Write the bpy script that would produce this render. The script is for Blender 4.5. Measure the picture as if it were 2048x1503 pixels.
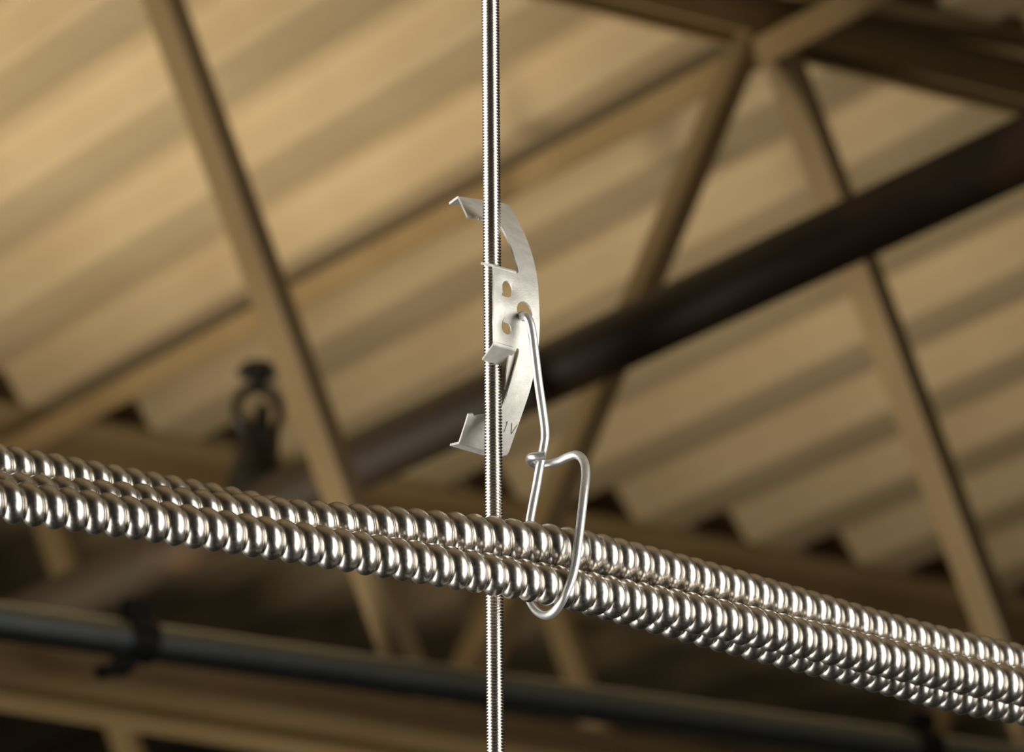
import bpy, bmesh, math, random
import numpy as np
from mathutils import Vector, Matrix

random.seed(7)
for o in list(bpy.data.objects):
    bpy.data.objects.remove(o, do_unlink=True)
scene = bpy.context.scene
COL = scene.collection
rad = math.radians

# ------------------------------------------------------------------ camera
FPX = 11000.0                     # focal length in pixels of a 2048 px wide frame
PITCH = rad(18.5)                 # looking up towards the roof
DIST = 1.94
CAM = Vector((0.0067, -DIST * math.cos(PITCH), 1.5))
cd = bpy.data.cameras.new('camera')
cam = bpy.data.objects.new('camera', cd)
COL.objects.link(cam)
cam.location = CAM
cam.rotation_euler = (rad(90) + PITCH, 0, 0)
cd.sensor_fit = 'HORIZONTAL'
cd.sensor_width = 36.0
cd.lens = FPX * 36.0 / 2048.0
cd.clip_start = 0.05
cd.clip_end = 100
cd.dof.use_dof = True
cd.dof.focus_distance = 1.90
cd.dof.aperture_fstop = 20.5
scene.camera = cam

# ------------------------------------------------------------------ light
scene.view_settings.view_transform = 'Standard'
scene.view_settings.look = 'None'
scene.view_settings.gamma = 1.0
scene.view_settings.use_curve_mapping = False
scene.view_settings.exposure = 0.0

world = bpy.data.worlds.new('world')
scene.world = world
world.use_nodes = True
wbg = world.node_tree.nodes['Background']
wbg.inputs[0].default_value = (1.0, 0.86, 0.66, 1)
wbg.inputs[1].default_value = 0.02


def area(name, loc, target, sx, sy, power, color, spread=180):
    d = bpy.data.lights.new(name, 'AREA')
    d.shape = 'RECTANGLE'
    d.size, d.size_y = sx, sy
    d.energy = power
    d.color = color
    d.spread = rad(spread)
    o = bpy.data.objects.new(name, d)
    COL.objects.link(o)
    o.location = loc
    o.rotation_euler = (Vector(target) - Vector(loc)).to_track_quat('-Z', 'Y').to_euler()
    return o


# two photographic softboxes either side of the clip and the lamp that washes the roof bay behind
area('softbox_left', (-1.15, 0.05, 1.78), (0, 0, 2.05), 1.35, 1.5, 17, (1.0, 0.97, 0.93), 120)
area('softbox_right', (1.0, -0.42, 1.95), (0.02, 0, 2.05), 0.85, 1.7, 13, (1.0, 0.97, 0.93), 120)
# linear uplight in the roof bay beyond the first joist, leaning along the bay
JDIR = Vector((math.cos(rad(32.5)), math.sin(rad(32.5)), 0))
LEAN = rad(46)
strip = area('roof_bay_uplight', (0, 0, 0), (0, 0, 1), 1.1, 0.2, 7.2, (1.0, 0.925, 0.78), 62)
ld = Vector((0, 0, 1)) * math.cos(LEAN) + JDIR * math.sin(LEAN)
lx = JDIR * math.cos(LEAN) - Vector((0, 0, 1)) * math.sin(LEAN)
lz = -ld
ly = lz.cross(lx)
strip.rotation_euler = Matrix((lx, ly, lz)).transposed().to_euler()
strip.location = (-1.45, 2.02, 1.75)


# ------------------------------------------------------------------ placing helpers
FWD = Vector((0, math.cos(PITCH), math.sin(PITCH)))
UPV = Vector((0, -math.sin(PITCH), math.cos(PITCH)))
ZUP = Vector((0, 0, 1))


def ray(x, y):
    return FWD + Vector((1, 0, 0)) * ((x - 1024) / FPX) - UPV * ((y - 751.5) / FPX)


def onz(x, y, z):
    d = ray(x, y)
    return CAM + d * ((z - CAM.z) / d.z)


def ony(x, y, Y):
    d = ray(x, y)
    return CAM + d * ((Y - CAM.y) / d.y)


def onp(x, y, P, n):
    d = ray(x, y)
    return CAM + d * ((P - CAM).dot(n) / d.dot(n))


def at(x, y, t):
    return CAM + ray(x, y) * t


TH = rad(32.5)
RIB = Vector((-math.sin(TH), math.cos(TH), 0))     # the way the deck flutes run
JO = Vector((math.cos(TH), math.sin(TH), 0))       # the way the joists run
ZD = 3.24                                          # underside of the roof deck


# ------------------------------------------------------------------ materials
def mat(name, color, metallic=0.0, rough=0.5, var=None, var_scale=8.0, var_amt=0.5, bump=0.0,
        bump_scale=60.0, rough_var=0.0, stretch=(1, 1, 1), thresholds=(0.35, 0.7), detail=5):
    m = bpy.data.materials.new(name)
    m.use_nodes = True
    nt = m.node_tree
    b = nt.nodes['Principled BSDF']
    b.inputs['Base Color'].default_value = (*color, 1)
    b.inputs['Metallic'].default_value = metallic
    b.inputs['Roughness'].default_value = rough
    tc = nt.nodes.new('ShaderNodeTexCoord')
    mp = nt.nodes.new('ShaderNodeMapping')
    mp.inputs['Scale'].default_value = stretch
    nt.links.new(tc.outputs['Object'], mp.inputs['Vector'])
    if var is not None:
        n = nt.nodes.new('ShaderNodeTexNoise')
        n.inputs['Scale'].default_value = var_scale
        n.inputs['Detail'].default_value = detail
        nt.links.new(mp.outputs[0], n.inputs['Vector'])
        r = nt.nodes.new('ShaderNodeValToRGB')
        r.color_ramp.elements[0].position = thresholds[0]
        r.color_ramp.elements[1].position = thresholds[1]
        r.color_ramp.elements[0].color = (*color, 1)
        mixc = [color[i] * (1 - var_amt) + var[i] * var_amt for i in range(3)]
        r.color_ramp.elements[1].color = (*mixc, 1)
        nt.links.new(n.outputs['Fac'], r.inputs['Fac'])
        nt.links.new(r.outputs['Color'], b.inputs['Base Color'])
    if bump > 0 or rough_var > 0:
        n2 = nt.nodes.new('ShaderNodeTexNoise')
        n2.inputs['Scale'].default_value = bump_scale
        n2.inputs['Detail'].default_value = 4
        nt.links.new(mp.outputs[0], n2.inputs['Vector'])
        if bump > 0:
            bp = nt.nodes.new('ShaderNodeBump')
            bp.inputs['Strength'].default_value = bump
            bp.inputs['Distance'].default_value = 0.0005
            nt.links.new(n2.outputs['Fac'], bp.inputs['Height'])
            nt.links.new(bp.outputs[0], b.inputs['Normal'])
        if rough_var > 0:
            mr = nt.nodes.new('ShaderNodeMapRange')
            mr.inputs['To Min'].default_value = max(0.02, rough - rough_var)
            mr.inputs['To Max'].default_value = min(1, rough + rough_var)
            nt.links.new(n2.outputs['Fac'], mr.inputs['Value'])
            nt.links.new(mr.outputs[0], b.inputs['Roughness'])
    return m


M_DECK = mat('beige_deck_paint', (0.50, 0.375, 0.215), 0, 0.42, (0.43, 0.31, 0.17), 5, 0.8, 0.15, 30)
M_JOIST = mat('tan_joist_paint', (0.36, 0.245, 0.115), 0, 0.5, (0.27, 0.175, 0.075), 9, 0.8, 0.2, 40)
M_PIPE = mat('black_iron_pipe', (0.032, 0.021, 0.012), 0.0, 0.5, (0.11, 0.055, 0.022), 7, 0.9, 0.3, 60, thresholds=(0.5, 0.68))
M_BRONZE = mat('dark_bronze', (0.02, 0.017, 0.013), 0.4, 0.45, (0.04, 0.03, 0.02), 30, 0.6)
M_CONDUIT = mat('galvanised_conduit', (0.55, 0.62, 0.64), 1.0, 0.34, (0.46, 0.54, 0.57), 14, 0.7, 0.0, 60, 0.03)
M_BLACK = mat('black_clamp', (0.012, 0.012, 0.013), 0.2, 0.5, (0.03, 0.03, 0.03), 40, 0.5)
M_ROD = mat('zinc_rod_steel', (0.62, 0.575, 0.52), 1.0, 0.24, (0.55, 0.5, 0.45), 300, 0.5, 0.0, 200, 0.06)
M_CABLE = mat('steel_cable_armor', (0.70, 0.66, 0.60), 1.0, 0.31, (0.50, 0.46, 0.40), 220, 0.9, 0.07, 900, 0.10)
M_CLIP = mat('matte_zinc_spring_steel', (0.58, 0.565, 0.51), 0.35, 0.5, (0.45, 0.437, 0.39), 260, 0.8, 0.15, 1500, 0.06)
M_WIRE = mat('galvanised_wire', (0.84, 0.84, 0.82), 0.8, 0.36, (0.66, 0.66, 0.63), 300, 0.6, 0.08, 900, 0.06)
M_STAMP = mat('stamped_groove', (0.10, 0.09, 0.075), 0.3, 0.6, (0.05, 0.045, 0.04), 500, 0.5)
M_FLOOR = mat('concrete_floor', (0.12, 0.115, 0.105), 0, 0.7, (0.08, 0.075, 0.07), 1.5, 0.8, 0.2, 8)


# ------------------------------------------------------------------ mesh helpers
def link(name, me, material=None, parent=None):
    o = bpy.data.objects.new(name, me)
    COL.objects.link(o)
    if material is not None:
        me.materials.append(material)
    if parent is not None:
        o.parent = parent
        o.matrix_parent_inverse = Matrix.Identity(4)
    return o


def mesh(name, verts, faces, material, parent=None, smooth=True, sharp=None, origin=None):
    """verts in world space; the object's origin goes to `origin` (the thing's own for parts)."""
    if parent is not None:
        org = Vector(parent['_o'])
        loc = Vector((0, 0, 0))
    else:
        org = Vector(origin) if origin is not None else Vector((0, 0, 0))
        loc = org
    me = bpy.data.meshes.new(name)
    me.from_pydata([tuple(Vector(v) - org) for v in verts], [], faces)
    bm = bmesh.new()
    bm.from_mesh(me)
    bmesh.ops.recalc_face_normals(bm, faces=bm.faces)
    bm.to_mesh(me)
    bm.free()
    if smooth:
        me.polygons.foreach_set('use_smooth', [True] * len(me.polygons))
        if sharp:
            me.set_sharp_from_angle(angle=rad(sharp))
    me.update()
    o = link(name, me, material, parent)
    o.location = loc
    return o


def empty(name, loc):
    o = bpy.data.objects.new(name, None)
    COL.objects.link(o)
    o.location = loc
    o.empty_display_size = 0.02
    o['_o'] = tuple(loc)
    return o


def tag(o, label, cat, group=None):
    o['label'] = label
    o['category'] = cat
    if group:
        o['group'] = group
    return o


def catmull(pts, n=12):
    P = [Vector(p) for p in pts]
    P = [P[0] * 2 - P[1]] + P + [P[-1] * 2 - P[-2]]
    out = []
    for i in range(1, len(P) - 2):
        p0, p1, p2, p3 = P[i - 1], P[i], P[i + 1], P[i + 2]
        # centripetal parametrisation keeps tight bends clean
        t0 = 0.0
        t1 = t0 + max(1e-6, (p1 - p0).length ** 0.5)
        t2 = t1 + max(1e-6, (p2 - p1).length ** 0.5)
        t3 = t2 + max(1e-6, (p3 - p2).length ** 0.5)
        for k in range(n):
            t = t1 + (t2 - t1) * k / n
            A1 = p0 * ((t1 - t) / (t1 - t0)) + p1 * ((t - t0) / (t1 - t0))
            A2 = p1 * ((t2 - t) / (t2 - t1)) + p2 * ((t - t1) / (t2 - t1))
            A3 = p2 * ((t3 - t) / (t3 - t2)) + p3 * ((t - t2) / (t3 - t2))
            B1 = A1 * ((t2 - t) / (t2 - t0)) + A2 * ((t - t0) / (t2 - t0))
            B2 = A2 * ((t3 - t) / (t3 - t1)) + A3 * ((t - t1) / (t3 - t1))
            out.append(B1 * ((t2 - t) / (t2 - t1)) + B2 * ((t - t1) / (t2 - t1)))
    out.append(P[-2].copy())
    return out


def tube(path, radius, sides=16, cap=True, radii=None):
    """parallel-transport tube -> verts, faces"""
    n = len(path)
    T = []
    for i in range(n):
        a = path[max(0, i - 1)]
        b = path[min(n - 1, i + 1)]
        T.append((b - a).normalized())
    ref = Vector((0, 0, 1)) if abs(T[0].z) < 0.9 else Vector((1, 0, 0))
    N = (ref - T[0] * ref.dot(T[0])).normalized()
    vs, fs = [], []
    for i in range(n):
        N = (N - T[i] * N.dot(T[i])).normalized()
        B = T[i].cross(N)
        r = radii[i] if radii else radius
        for j in range(sides):
            a = 2 * math.pi * j / sides
            vs.append(path[i] + N * (r * math.cos(a)) + B * (r * math.sin(a)))
    for i in range(n - 1):
        for j in range(sides):
            k = (j + 1) % sides
            fs.append((i * sides + j, i * sides + k, (i + 1) * sides + k, (i + 1) * sides + j))
    if cap:
        fs.append(tuple(range(sides))[::-1])
        fs.append(tuple(range((n - 1) * sides, n * sides)))
    return vs, fs


def helix_tube(path, pitch, prof, sides):
    """Right-handed helical corrugated tube; rows follow the helix so grooves stay crisp.
    prof: list of (t, r) over one pitch, t in [0,1)."""
    P = np.array([tuple(p) for p in path])
    seg = np.linalg.norm(np.diff(P, axis=0), axis=1)
    S = np.concatenate([[0], np.cumsum(seg)])
    L = S[-1]
    npitch = int(L / pitch) - 1
    nt_ = len(prof)
    rows = npitch * nt_
    ph = np.arange(sides) / sides
    ts = np.array([k + t for k in range(npitch) for t, _ in prof]) * pitch
    rs = np.array([r for _ in range(npitch) for _, r in prof])
    s = ts[:, None] + ph[None, :] * pitch
    r = np.repeat(rs[:, None], sides, 1)

    def ip(x):
        return np.stack([np.interp(x, S, P[:, i]) for i in range(3)], -1)
    h = pitch * 0.6
    C0 = ip(s)
    T = ip(np.minimum(s + h, L)) - ip(np.maximum(s - h, 0))
    T /= np.linalg.norm(T, axis=-1, keepdims=True)
    up = np.array([0, 0, 1.0]) if abs(T[0, 0, 2]) < 0.9 else np.array([0, -1.0, 0])
    N = up - T * (T @ up)[..., None]
    N /= np.linalg.norm(N, axis=-1, keepdims=True)
    B = np.cross(T, N)
    a = 2 * math.pi * ph[None, :, None]
    V = C0 + r[..., None] * (np.cos(a) * N + np.sin(a) * B)
    V = V.reshape(-1, 3)
    F = []
    for i in range(rows - 1):
        for j in range(sides):
            if j < sides - 1:
                F.append((i * sides + j, i * sides + j + 1, (i + 1) * sides + j + 1, (i + 1) * sides + j))
            elif i + 1 + nt_ < rows:
                F.append((i * sides + j, (i + nt_) * sides, (i + 1 + nt_) * sides, (i + 1) * sides + j))
    return V, F


def fast_mesh(name, V, F, material, origin):
    me = bpy.data.meshes.new(name)
    org = np.array(tuple(origin))
    V = V - org
    F = np.array(F, dtype=np.int32)
    me.vertices.add(len(V))
    me.vertices.foreach_set('co', V.ravel())
    me.loops.add(F.size)
    me.loops.foreach_set('vertex_index', F.ravel())
    me.polygons.add(len(F))
    me.polygons.foreach_set('loop_start', np.arange(0, F.size, 4, dtype=np.int32))
    me.polygons.foreach_set('use_smooth', np.ones(len(F), dtype=bool))
    me.update(calc_edges=True)
    me.validate()
    o = link(name, me, material)
    o.location = origin
    return o


def bar(p0, p1, a, b, wa, wb, oa=0.0, ob=0.0):
    """box bar from p0 to p1, cross axes a, b (unit), widths wa, wb"""
    vs = []
    for p in (p0, p1):
        for sa, sb in ((-1, -1), (1, -1), (1, 1), (-1, 1)):
            vs.append(p + a * (oa + sa * wa / 2) + b * (ob + sb * wb / 2))
    fs = [(0, 1, 2, 3), (7, 6, 5, 4)]
    for j in range(4):
        k = (j + 1) % 4
        fs.append((j, k, k + 4, j + 4))
    return vs, fs


def extrude(poly, p0, p1, a, b):
    """extrude the 2-D polygon (coords along a, b) from p0 to p1"""
    n = len(poly)
    vs = [p + a * u + b * v for p in (p0, p1) for u, v in poly]
    fs = [tuple(range(n))[::-1], tuple(range(n, 2 * n))]
    for j in range(n):
        k = (j + 1) % n
        fs.append((j, k, k + n, j + n))
    return vs, fs


def join(*parts):
    V, F = [], []
    for v, f in parts:
        o = len(V)
        V += list(v)
        F += [tuple(i + o for i in q) for q in f]
    return V, F


def lathe(base, axis, prof, sides=24):
    axis = axis.normalized()
    ref = Vector((1, 0, 0)) if abs(axis.x) < 0.8 else Vector((0, 1, 0))
    N = (ref - axis * ref.dot(axis)).normalized()
    B = axis.cross(N)
    vs, fs = [], []
    for h, r in prof:
        for j in range(sides):
            t = 2 * math.pi * j / sides
            vs.append(base + axis * h + (N * math.cos(t) + B * math.sin(t)) * r)
    for i in range(len(prof) - 1):
        for j in range(sides):
            k = (j + 1) % sides
            fs.append((i * sides + j, i * sides + k, (i + 1) * sides + k, (i + 1) * sides + j))
    fs.append(tuple(range(sides))[::-1])
    fs.append(tuple(range((len(prof) - 1) * sides, len(prof) * sides)))
    return vs, fs


# ------------------------------------------------------------------ setting: roof deck and floor
PE = onz(2048, 61, ZD)            # near edge of the first joist's top chord
PD = onz(837, 960, ZD)            # near edge of the second joist's top chord
LEG_H, LEG_V, GAP, TK = 0.055, 0.038, 0.024, 0.006
J1 = PE + RIB * (LEG_H + GAP / 2)
J2 = PD + RIB * (LEG_H + GAP / 2)

ceiling = empty('ceiling', (0, 3.0, ZD))
ceiling['kind'] = 'structure'
ceiling['label'] = 'beige painted fluted metal roof deck seen from below'
PIT = 0.1490
S0 = (onz(1622, 1119, ZD) - PD).dot(JO) + 0.008
LOW, WEB, DEP = 0.062, 0.012, 0.040
TOP = PIT - LOW - 2 * WEB
raw = []                          # profile along JO of one sheet of six flutes
for k in range(6):
    c = k * PIT
    raw += [(c - TOP / 2, DEP), (c + TOP / 2, DEP), (c + TOP / 2 + WEB, 0.0), (c + TOP / 2 + WEB + LOW, 0.0)]
raw.append((6 * PIT - TOP / 2, DEP))
sheet = [raw[0]]
for k in range(1, len(raw) - 1):  # rolled bends
    a, b, c = (Vector(raw[k + d]) for d in (-1, 0, 1))
    da, dc = (a - b), (c - b)
    cut = min(0.007, da.length * 0.45, dc.length * 0.45)
    p, q = b + da.normalized() * cut, b + dc.normalized() * cut
    for t in (0, 0.2, 0.4, 0.6, 0.8, 1.0):
        w = p * (1 - t) ** 2 + b * (2 * t * (1 - t)) + q * t ** 2
        sheet.append((w.x, w.y))
sheet.append(raw[-1])
TSH = 0.0012
poly = sheet + [(u, v + TSH) for u, v in reversed(sheet)]
nq = len(sheet)
base = PD + JO * (S0) + RIB * (-5.0)
me_sheet = None
for k in range(-5, 4):
    p0 = base + JO * (k * 6 * PIT)
    p1 = p0 + RIB * 11.0
    if me_sheet is None:
        vs = [p + JO * u + ZUP * v for p in (p0, p1) for u, v in sheet]
        vs += [v + ZUP * TSH for v in vs]
        fs = []
        for j in range(nq - 1):
            fs.append((j, j + 1, j + 1 + nq, j + nq))
            fs.append((2 * nq + j + 1, 2 * nq + j, 3 * nq + j, 3 * nq + j + 1))
        first = mesh('deck_sheet', vs, fs, M_DECK, ceiling, smooth=True, sharp=30)
        me_sheet = first.data
    else:
        o = bpy.data.objects.new('deck_sheet', me_sheet)
        COL.objects.link(o)
        o.parent = ceiling
        o.location = JO * ((k + 5) * 6 * PIT)

fl = mesh('floor', [(-9, -6, 0), (9, -6, 0), (9, 12, 0), (-9, 12, 0)], [(0, 1, 2, 3)], M_FLOOR, smooth=False)
fl['kind'] = 'structure'
fl['label'] = 'grey concrete floor below'


# ------------------------------------------------------------------ bar joists
def make_joist(axis, s0, s1, tops, zbot, label, open_panel=None):
    t = empty('bar_joist', axis + ZUP * -0.30)
    tag(t, label, 'joist', 'bar joists under the roof deck')
    a0, a1 = axis + JO * s0, axis + JO * s1
    g = GAP / 2

    def angle(side, top):
        # L section in (RIB, Z): vertical leg by the gap, horizontal leg outwards
        s = side
        if top:
            H, Vv = LEG_H, LEG_V
            return [(s * g, 0), (s * (g + H), 0), (s * (g + H), -TK), (s * (g + TK), -TK), (s * (g + TK), -Vv), (s * g, -Vv)]
        H, Vv = 0.046, 0.036
        return [(s * g, zbot), (s * (g + H), zbot), (s * (g + H), zbot + TK), (s * (g + TK), zbot + TK), (s * (g + TK), zbot + Vv), (s * g, zbot + Vv)]
    for s in (-1, 1):
        v, f = extrude(angle(s, True), a0, a1, RIB, ZUP)
        mesh('top_chord_angle', v, f, M_JOIST, t, smooth=False)
    for s in (-1, 1):
        v, f = extrude(angle(s, False), a0, a1, RIB, ZUP)
        mesh('bottom_chord_angle', v, f, M_JOIST, t, smooth=False)
    half = (tops[1] - tops[0]) / 2
    for tp in tops:
        for sg in (1, -1):
            if open_panel is not None and sg < 0 and abs(tp - open_panel) < 0.01:
                continue
            pt = axis + JO * (tp + sg * 0.012) + ZUP * (-0.03)
            pb = axis + JO * (tp + sg * (half - 0.012)) + ZUP * (zbot + 0.02)
            d = (pb - pt).normalized()
            b = d.cross(RIB).normalized()
            # crimped web angle: broad leg across the joist, thin leg along it
            w, tw = 0.035, 0.017
            v, f = bar(pt, pb, RIB, b, w, tw)
            o = mesh('web_member', v, f, M_JOIST, t, smooth=False)
            md = o.modifiers.new('bevel', 'BEVEL')
            md.width = 0.003
            md.segments = 2
    return t


DT = 0.618
make_joist(J1, -3.6, 2.6, [-0.839 + DT * k for k in range(-4, 6)], -0.688,
           'nearer tan bar joist with the V of webs at the upper right', -0.839)
make_joist(J2, -3.0, 3.6, [-0.444 + DT * k for k in range(-3, 6)], -0.70,
           'farther tan bar joist whose top chord closes the black deck flutes')

# bridging angle under the joists, running with the flutes
zA = ZD - 0.045
A0, A1 = onz(1700, -25, zA), onz(0, 884, zA)
dA = (A1 - A0).normalized()
A0, A1 = A0 - dA * 1.2, A1 + dA * 1.2
nA = Vector((dA.y, -dA.x, 0)).normalized()
v, f = extrude([(0, 0), (0.034, 0), (0.034, -0.004), (0.004, -0.004), (0.004, -0.026), (0, -0.026)], A0, A1, nA, ZUP)
ba = mesh('bridging_angle', v, f, M_JOIST, smooth=False, origin=A0)
tag(ba, 'slim brown steel bridging angle running with the deck flutes at upper left', 'steel angle')

# ------------------------------------------------------------------ sprinkler pipe and upright head
zB = ZD - 0.382
B0, B1 = onz(2048, 300, zB), onz(240, 1148, zB)
dB = (B1 - B0).normalized()
B0e, B1e = B0 - dB * 1.5, B1 + dB * 1.5
RP = 0.0235
v, f = tube([B0e + (B1e - B0e) * (i / 24) for i in range(25)], RP, 28)
sp = mesh('sprinkler_pipe', v, f, M_PIPE, smooth=True, sharp=50, origin=B0)
tag(sp, 'dark rusty iron pipe crossing diagonally behind the threaded rod', 'pipe')

# point on the pipe under the head
best = None
for i in range(400):
    q = B0 + (B1 - B0) * (i / 399)
    vv = q - CAM
    x = 1024 + FPX * vv.x / vv.dot(FWD)
    if best is None or abs(x - 514) < best[0]:
        best = (abs(x - 514), q)
Q = best[1]
TQ = (Q - CAM).dot(FWD)


def hz(py):
    """height of image row py at the head's distance"""
    d = ray(514, py)
    return (CAM + d * ((Q - CAM).dot(Vector((0, 1, 0))) / d.y)).z


head = empty('upright_sprinkler', Q + ZUP * RP)
tag(head, 'black upright sprinkler head standing on the dark pipe', 'sprinkler')
z_def, z_boss, z_body0, z_body1 = hz(733), hz(770), hz(905), hz(858)
b0 = Q.copy()
# threaded outlet and tee on the pipe
v, f = lathe(b0, ZUP, [(0.0, 0.026), (RP + 0.004, 0.026), (RP + 0.006, 0.023), (z_body0 - b0.z - 0.012, 0.0215), (z_body0 - b0.z, 0.018)], 28)
mesh('threaded_outlet', v, f, M_BRONZE, head, sharp=40)
hx = []
for k in range(6):
    t = math.pi / 3 * k
    hx.append((0.0185 * math.cos(t), 0.0185 * math.sin(t)))
v, f = extrude(hx, Vector((b0.x, b0.y, z_body0)), Vector((b0.x, b0.y, z_body1)), Vector((1, 0, 0)), Vector((0, 1, 0)))
hexb = mesh('hex_body', v, f, M_BRONZE, head, smooth=False)
hexb['_o'] = head['_o']
c0 = Vector((b0.x, b0.y, 0))
ax = (Vector((1, 0, 0)) * 0.93 + Vector((0, 1, 0)) * 0.36).normalized()
for s in (-1, 1):
    pts = [(0.010, z_body1 - 0.003), (0.0185, z_body1 + 0.008), (0.0195, (z_body1 + z_boss) / 2), (0.014, z_boss - 0.008), (0.004, z_boss)]
    path = catmull([c0 + ax * (s * a) + ZUP * z for a, z in pts], 8)
    v, f = tube(path, 0.0042, 10)
    mesh('frame_arm', v, f, M_BRONZE, head)
v, f = lathe(Vector((b0.x, b0.y, z_boss - 0.006)), ZUP, [(0, 0.006), (0.010, 0.0085), (z_def - z_boss + 0.004, 0.0075)], 20)
mesh('boss', v, f, M_BRONZE, head, sharp=40)
v, f = lathe(Vector((b0.x + 0.004, b0.y, z_body1)), ZUP, [(0, 0.0055), (0.004, 0.0062), (z_boss - z_body1 - 0.022, 0.0062), (z_boss - z_body1 - 0.016, 0.003)], 14)
mesh('heat_bulb', v, f, M_BRONZE, hexb, sharp=40)
# toothed deflector, edge turned down
vs, fs = [], []
nT = 32
for k in range(nT):
    t = 2 * math.pi * k / nT
    r = 0.0205 if (k // 2) % 2 == 0 else 0.0165
    for rr, zz in ((0.005, 0.002), (0.0135, 0.002), (r, -0.006)):
        vs.append(Vector((b0.x + rr * math.cos(t), b0.y + rr * math.sin(t), z_def + zz)))
for k in range(nT):
    m = (k + 1) % nT
    for q in range(2):
        fs.append((k * 3 + q, m * 3 + q, m * 3 + q + 1, k * 3 + q + 1))
fs.append(tuple(k * 3 for k in range(nT)))
o = mesh('deflector', vs, fs, M_BRONZE, head, smooth=False)
md = o.modifiers.new('solid', 'SOLIDIFY')
md.thickness = 0.0022

# ------------------------------------------------------------------ conduit with clamps
F0, F1 = at(0, 1243, 3.80), at(1400, 1437, 4.15)
dF = (F1 - F0).normalized()
F0e, F1e = F0 - dF * 1.2, F1 + dF * 1.6
RC = 0.0135
v, f = tube([F0e + (F1e - F0e) * (i / 24) for i in range(25)], RC, 28)
cn = mesh('conduit', v, f, M_CONDUIT, smooth=True, sharp=50, origin=F0)
tag(cn, 'blue-grey galvanised conduit running along the bottom behind the rod', 'conduit')


def make_clamp(px, label):
    b = None
    for i in range(900):
        q = F0 + (F1 - F0) * (i / 599)
        vv = q - CAM
        x = 1024 + FPX * vv.x / vv.dot(FWD)
        if b is None or abs(x - px) < b[0]:
            b = (abs(x - px), q)
    q = b[1]
    t = empty('conduit_clamp', q)
    tag(t, label, 'clamp', 'black clamps on the conduit')
    nF = Vector((dF.y, -dF.x, 0)).normalized()      # towards the camera
    w = 0.022
    ring = []
    for k in range(20):
        a = 2 * math.pi * k / 20
        ring.append((math.cos(a), math.sin(a)))
    vs, fs = [], []
    for sgn in (-1, 1):
        for r in (RC + 0.0003, RC + 0.0028):
            for c, s in ring:
                vs.append(q + dF * (sgn * w / 2) + nF * (c * r) + ZUP * (s * r))
    n = 20
    for j in range(n):
        k = (j + 1) % n
        fs += [(n + j, n + k, 3 * n + k, 3 * n + j), (j, k, n + k, n + j), (2 * n + j, 2 * n + k, 3 * n + k, 3 * n + j), (j, k, 2 * n + k, 2 * n + j)]
    mesh('strap', vs, fs, M_BLACK, t, sharp=40)
    v, f = bar(q + ZUP * (RC), q + ZUP * (RC + 0.016), dF, nF, w, 0.008)
    mesh('upper_tab', v, f, M_BLACK, t, smooth=False)
    base_ = q - ZUP * (RC + 0.001) - dF * 0.004
    v, f = bar(base_ + ZUP * 0.004, base_ - ZUP * 0.012 - dF * 0.014, dF, nF, 0.020, 0.012)
    lug = mesh('lower_lug', v, f, M_BLACK, t, smooth=False)
    lug['_o'] = t['_o']
    tip = base_ - ZUP * 0.014 - dF * 0.030 + nF * 0.006
    v, f = tube([base_ - ZUP * 0.006 - dF * 0.006 + nF * 0.004, tip], 0.0055, 12)
    mesh('bolt', v, f, M_BLACK, lug, sharp=40)
    return t


make_clamp(274, 'black strap clamp with a bolt on the left end of the conduit')
make_clamp(1845, 'dim dark strap clamp on the conduit below the cables at lower right')

# ------------------------------------------------------------------ threaded rod
RT = ony(981, 0, 0.0)
RB = ony(991, 1503, 0.0)
rdir = (RT - RB).normalized()


def rod_at(z):
    return RB + rdir * ((z - RB.z) / rdir.z)


rr, pitch = 0.00319, 0.00115
V, F = helix_tube([rod_at(1.80 + (ZD - 1.80) * i / 40) for i in range(41)], pitch,
                  [(0.0, rr), (0.13, rr), (0.32, rr * 0.915), (0.5, rr * 0.81), (0.63, rr * 0.81), (0.81, rr * 0.915)], 32)
rod = fast_mesh('threaded_rod', V, F, M_ROD, rod_at(1.80))
tag(rod, 'vertical zinc threaded rod hanging through the middle of the picture', 'threaded rod')

# ------------------------------------------------------------------ armoured cables
ZC = ony(988, 1149, -0.030).z
DC = 0.0148


def cable_path(pts, dz):
    P = []
    for (x, y), k in zip(pts, dz):
        P.append(onz(x, y, ZC + k * DC))
    d0 = (P[0] - P[1]).normalized()
    d1 = (P[-1] - P[-2]).normalized()
    P = [P[0] + d0 * 0.08] + P + [P[-1] + d1 * 0.10]
    # even out the trace
    Q = catmull(P, 16)
    A = np.array([tuple(q) for q in Q])
    for _ in range(60):
        A[1:-1] = 0.5 * A[1:-1] + 0.25 * (A[:-2] + A[2:])
    return [Vector(a) for a in A]


R1, AM = 0.0073, 0.0020
prof = []
for i in range(14):
    k = i / 13
    h = math.sin(math.pi * (0.02 + 0.83 * k ** 0.92)) ** 0.74
    prof.append((0.80 * k, R1 - AM + AM * h))
prof += [(0.815, R1 - AM * 0.70), (0.83, R1 - AM * 0.62), (0.87, R1 - AM * 0.66), (0.89, R1 - AM * 0.80),
         (0.91, R1 - AM * 1.10), (0.94, R1 - AM * 1.22), (0.97, R1 - AM * 1.15)]

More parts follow.
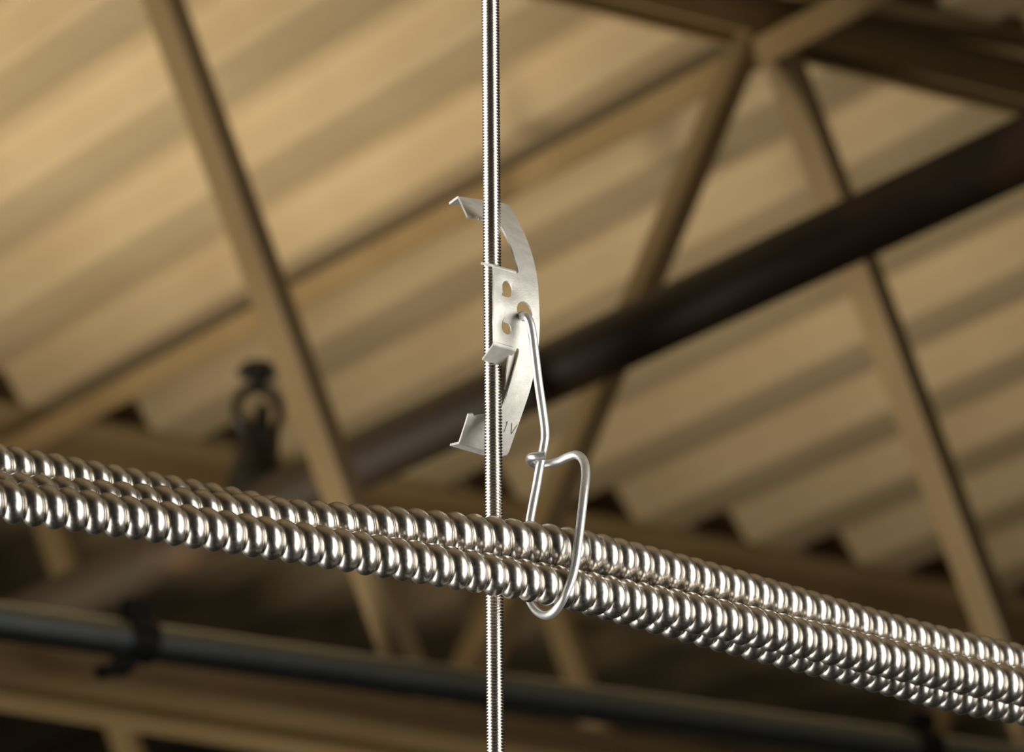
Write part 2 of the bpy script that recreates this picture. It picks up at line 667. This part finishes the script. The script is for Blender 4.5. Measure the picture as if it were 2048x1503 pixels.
sn = lambda a: math.sin(rad(a))
CABLES = [
    ('front steel armored cable lowest of the three at the left edge',
     [(37, 1005), (250, 1033), (464, 1065), (695, 1101), (952, 1143), (1086, 1166), (1267, 1202), (1400, 1229), (1534, 1260), (1700, 1299), (1902, 1345), (2047, 1374)],
     [0] * 12, 7.15e-3, 0.0),
    ('upper steel armored cable lying on top of the front one at the hook',
     [(20, 986), (240, 1005), (450, 1026), (549, 1036), (695, 1047), (825, 1057), (1001, 1075), (1139, 1095), (1246, 1119), (1470, 1177), (1801, 1272), (2036, 1325)],
     [sn(31), sn(38), sn(45), sn(52), sn(60), sn(70), sn(82), sn(86), sn(81), sn(76), sn(59), sn(55)], 7.2e-3, 0.4),
    ('rear steel armored cable, topmost at the left edge and lowest at the right',
     [(10, 931), (212, 968), (303, 985), (427, 1008), (560, 1036), (720, 1072), (880, 1110), (1020, 1145), (1166, 1185), (1267, 1214), (1534, 1288), (1720, 1335), (1900, 1385), (2044, 1411)],
     [1.36, 1.30, 1.26, 1.18, 1.05, 0.85, 0.62, 0.45, 0.30, 0.20, -0.03, -0.15, -0.24, -0.26], 7.2e-3, 0.1),
]
for lab, pts, dz, pit, ph in CABLES:
    path = cable_path(pts, dz)
    V, F = helix_tube(path, pit, prof, 48)
    c = fast_mesh('armored_cable', V, F, M_CABLE, path[0])
    tag(c, lab, 'cable', 'bundle of armored cables')

# ------------------------------------------------------------------ rod clip (one bent spring sheet)
AL = rad(35)
EU = Vector((math.cos(AL), math.sin(AL), 0))
NB = Vector((-math.sin(AL), math.cos(AL), 0))     # away from the camera
FACE_B, BOW_B, BOW_V = -0.0117, 0.0152, 0.036
nb_p = rod_at(2.1) + NB * FACE_B
Z0 = onp(1030, 618, nb_p, NB).z
OC = rod_at(Z0)


def bow(v):
    return FACE_B + BOW_B * (v / BOW_V) ** 2


def uv_of(x, y):
    """sheet coordinates (u across, v up) of the sheet point seen at this image point"""
    b = FACE_B
    for _ in range(60):
        q = onp(x, y, OC + NB * b, NB) - OC
        v = q.z
        b = 0.6 * b + 0.4 * bow(v)
    return q.dot(EU), v


DIMPLES = []


def sheet_pt(u, v, off=0.0):
    b = bow(v)
    for du, dv, amp, sg in DIMPLES:
        b += amp * math.exp(-((u - du) ** 2 + (v - dv) ** 2) / (2 * sg * sg))
    return OC + EU * u + ZUP * v + NB * (b + off)


def c1(x, y):
    return (850 + x / 5.011, 350 + y / 5.011)


def c2(x, y):
    return (850 + x / 4.294, 600 + y / 4.294)


outer = [(917, 393), (940, 397), (965, 400.5), (990, 404), (1013, 407.5), (1018, 409.5), c1(860, 330), c1(940, 480), c1(1010, 620), c1(1060, 750),
         c1(1100, 900), c1(1120, 1000), c1(1134, 1120), c1(1142, 1250), c1(1147, 1400), c2(985, 180), c2(982, 290), c2(974, 400), c2(950, 560),
         c2(900, 780), c2(850, 930), c2(790, 1100), c2(745, 1230), c2(722, 1300), c2(705, 1326), c2(688, 1334), (990, 906), (965, 898.5), (940, 891), (919, 884.5),
         (928, 857), (937, 828), (946.5, 827), (947.5, 832), (961, 830), (980, 828), (1001, 825), c2(662, 945), c2(720, 752), c2(768, 595), c2(798, 485),
         c2(808, 440), c2(805, 420), c2(796, 413), c2(783, 418), (1025, 693), (1008, 688), (988, 683), (987.3, 640), (987.3, 590), (987, 534), (1008, 539), (1026, 544.5), c1(925, 988), c1(938, 976), c1(933, 940),
         c1(900, 830), c1(850, 680), c1(800, 575), c1(752, 490), (985, 440), (972, 438.5), (958, 437), (957, 433.5), (946, 432), (945, 434), (935, 432.5), (926, 412)]
hole1 = [c1(x, y) for x, y in ((785, 1090), (797, 1064), (815, 1053), (838, 1057), (865, 1080), (882, 1115), (889, 1150), (884, 1190), (868, 1212), (845, 1221), (815, 1215), (796, 1208), (782, 1204), (777, 1193), (784, 1176), (793, 1162), (788, 1135))]
hole2 = [c2(x, y) for x, y in ((800, 130), (789, 95), (790, 60), (800, 30), (822, 12), (848, 10), (875, 22), (900, 50), (916, 85), (922, 120), (918, 152), (900, 175), (870, 185), (838, 180), (815, 160))]
hole3 = [c2(x, y) for x, y in ((690, 140), (678, 162), (668, 205), (669, 235), (680, 265), (698, 284), (718, 291), (740, 285), (754, 258), (752, 225), (738, 200), (722, 190), (705, 188), (696, 178), (699, 152))]
uvo = [uv_of(*p) for p in outer]
uh1, uh2, uh3 = [[uv_of(*p) for p in h] for h in (hole1, hole2, hole3)]
cu = lambda h: (sum(p[0] for p in h) / len(h), sum(p[1] for p in h) / len(h))
h1c, h3c = cu(uh1), cu(uh3)
DIMPLES += [(h1c[0] + 0.0006, h1c[1], 0.0011, 0.0026), (h3c[0] + 0.0006, h3c[1], 0.0011, 0.0026)]

clip = empty('rod_clip', OC)
tag(clip, 'matte silver bowed spring clip snapped on the threaded rod', 'clip')


def sheet_mesh(name, loops, material, parent, thick=0.0008, step=0.0011):
    bm = bmesh.new()
    edges = []
    for lp in loops:
        vv = [bm.verts.new((u * 1000, v * 1000, 0)) for u, v in lp]
        for i in range(len(vv)):
            edges.append(bm.edges.new((vv[i], vv[(i + 1) % len(vv)])))
    bmesh.ops.triangle_fill(bm, use_beauty=True, use_dissolve=False, edges=edges)
    st = step * 1000
    us = [v.co.x for v in bm.verts]
    vs_ = [v.co.y for v in bm.verts]
    k = math.floor(min(vs_) / st) + 1
    while k * st < max(vs_):
        bmesh.ops.bisect_plane(bm, geom=bm.verts[:] + bm.edges[:] + bm.faces[:], plane_co=(0, k * st + 0.013, 0), plane_no=(0, 1, 0), dist=1e-5)
        k += 1
    k = math.floor(min(us) / st) + 1
    while k * st < max(us):
        bmesh.ops.bisect_plane(bm, geom=bm.verts[:] + bm.edges[:] + bm.faces[:], plane_co=(k * st + 0.017, 0, 0), plane_no=(1, 0, 0), dist=1e-5)
        k += 1
    for v in bm.verts:
        v.co = sheet_pt(v.co.x / 1000, v.co.y / 1000) - OC
    bmesh.ops.recalc_face_normals(bm, faces=bm.faces)
    # face the normals to the camera side
    s = sum((fc.normal.dot(NB)) * fc.calc_area() for fc in bm.faces)
    if s > 0:
        bmesh.ops.reverse_faces(bm, faces=bm.faces)
    me = bpy.data.meshes.new(name)
    bm.to_mesh(me)
    bm.free()
    me.polygons.foreach_set('use_smooth', [True] * len(me.polygons))
    o = link(name, me, material, parent)
    md = o.modifiers.new('solid', 'SOLIDIFY')
    md.thickness = thick
    md.offset = -1
    md.use_even_offset = False
    wn = o.modifiers.new('split', 'EDGE_SPLIT')
    wn.split_angle = rad(45)
    return o


body = sheet_mesh('spring_body', [uvo, uh1, uh2, uh3], M_CLIP, clip)


def flange(name, pl, pr, ang0, ang1, length, bend_r, parent, taper=(0, 0), n=7):
    """bent lip: starts on the sheet along the line pl-pr (sheet coords), turns from direction ang0 to ang1
    (angles in the plane of NB and Z, 0 = away from camera, 90 = up), then runs straight."""
    cols = 14
    vs, fs = [], []
    rows = None
    for c in range(cols + 1):
        k = c / cols
        u0 = pl[0] + (pr[0] - pl[0]) * k
        v0 = pl[1] + (pr[1] - pl[1]) * k
        p = sheet_pt(u0, v0)
        col = [p.copy()]
        steps = n
        for i in range(steps):
            a = ang0 + (ang1 - ang0) * (i + 0.5) / steps
            ds = bend_r * abs(rad(ang1 - ang0)) / steps
            p = p + (NB * math.cos(rad(a)) + ZUP * math.sin(rad(a))) * ds
            col.append(p.copy())
        d = NB * math.cos(rad(ang1)) + ZUP * math.sin(rad(ang1))
        sh = taper[0] * (1 - k) + taper[1] * k
        for q in (0.33, 0.66, 1.0):
            col.append(p + d * (length * q) + EU * (sh * q))
        rows = len(col)
        vs += [w - OC for w in col]
    for c in range(cols):
        for r in range(rows - 1):
            fs.append((c * rows + r, c * rows + r + 1, (c + 1) * rows + r + 1, (c + 1) * rows + r))
    me = bpy.data.meshes.new(name)
    me.from_pydata([tuple(x) for x in vs], [], fs)
    bm = bmesh.new()
    bm.from_mesh(me)
    bmesh.ops.recalc_face_normals(bm, faces=bm.faces)
    bm.normal_update()
    up = 1 if ang0 > 0 else -1
    # outer side = the side the sheet's front continues into
    fc = min(bm.faces, key=lambda q: (q.calc_center_median() + OC - sheet_pt(*pl)).length)
    if fc.normal.dot(NB) > 0:
        bmesh.ops.reverse_faces(bm, faces=bm.faces)
    bm.to_mesh(me)
    bm.free()
    me.polygons.foreach_set('use_smooth', [True] * len(me.polygons))
    o = link(name, me, M_CLIP, parent)
    md = o.modifiers.new('solid', 'SOLIDIFY')
    md.thickness = 0.0008
    md.offset = -1
    wn = o.modifiers.new('split', 'EDGE_SPLIT')
    wn.split_angle = rad(45)
    return o


flange('tab_flange', uv_of(987, 534), uv_of(1033, 546.5), 90, 22, 0.0072, 0.0016, clip, (0, -0.001))
flange('tab_flange', uv_of(988, 683), uv_of(1033, 696), -90, -29, 0.0072, 0.0016, clip, (0, -0.0018))
flange('hook_lip', uv_of(917, 393), uv_of(1012, 407.5), 50, -8, 0.0052, 0.0010, clip)
flange('hook_lip', uv_of(919, 884.5), uv_of(1008, 910), -50, 8, 0.0052, 0.0010, clip)

# inner lip folded back along the lower bow
lp = [uv_of(x, y) for x, y in ((1024, 700), (1037, 698), (1035, 712), (1029, 737), (1018, 777), (1015.5, 777), (1018, 745))]
lipm = sheet_mesh('inner_lip', [lp], M_CLIP, clip, 0.0009)
lipm.location = NB * 0.0016


# stamped marking "1V" on the lower bow
def stroke(pts, w=0.00036):
    vs, fs = [], []
    uv = [uv_of(*p) for p in pts]
    for i in range(len(uv) - 1):
        (u0, v0), (u1, v1) = uv[i], uv[i + 1]
        L = math.hypot(u1 - u0, v1 - v0)
        nx, ny = -(v1 - v0) / L * w / 2, (u1 - u0) / L * w / 2
        b_ = len(vs)
        for k in range(7):
            t = k / 6
            wu = 1.0 if 0 < k < 6 else 0.5
            for s in (-1, 1):
                vs.append(sheet_pt(u0 + (u1 - u0) * t + s * nx * wu, v0 + (v1 - v0) * t + s * ny * wu, -0.00004))
        for k in range(6):
            fs.append((b_ + 2 * k, b_ + 2 * k + 1, b_ + 2 * k + 3, b_ + 2 * k + 2))
    return vs, fs


v, f = join(stroke([(1011.5, 846), (1015, 842), (1007.5, 864.6)]), stroke([(1023.4, 845), (1021.9, 867.8), (1035.2, 848)]))
body['_o'] = clip['_o']
mk = mesh('stamped_marking', v, f, M_STAMP, body, smooth=False)
mk['label'] = 'stamped characters 1V on the lower bow'

# ------------------------------------------------------------------ wire hanger
W = [(1037, 640, 2), (1040, 634, -3), (1046, 631, -9), (1054, 634, -11.5), (1060, 645, -12), (1065, 668, -12), (1069, 700, -11.5), (1077, 765, -9.5), (1085, 820, -7), (1089.5, 855, -5), (1090, 875, -4), (1087, 895, -3),
     (1081, 925, -1), (1073, 970, 2), (1060, 1040, 6), (1053, 1090, 8), (1050, 1140, 8), (1053, 1180, 7), (1062, 1204, 4), (1075, 1222, -1), (1093, 1230, -7), (1110, 1221, -13), (1126, 1197, -19), (1141, 1162, -22), (1151, 1125, -24),
     (1157, 1080, -24), (1163, 1030, -23), (1168, 985, -21), (1171.5, 950, -18), (1170, 930, -16), (1163, 915, -13), (1152, 909, -10), (1138, 912, -6.5), (1118, 921, -2), (1098, 926.5, 2), (1082, 928, 3.6), (1068, 927, 2.6), (1060.5, 921, 0), (1062.5, 914, -3.6), (1073, 912.5, -5.4), (1090, 910, -6.0)]
path = catmull([ony(x, y, d / 1000) for x, y, d in W], 8)
v, f = tube(path, 0.00158, 18)
wh = mesh('wire_hanger', v, f, M_WIRE, smooth=True, sharp=50, origin=path[0])
tag(wh, 'bent silver wire hook hung from the clip and looped round the cables', 'wire hook')

for o in bpy.data.objects:
    if '_o' in o:
        del o['_o']
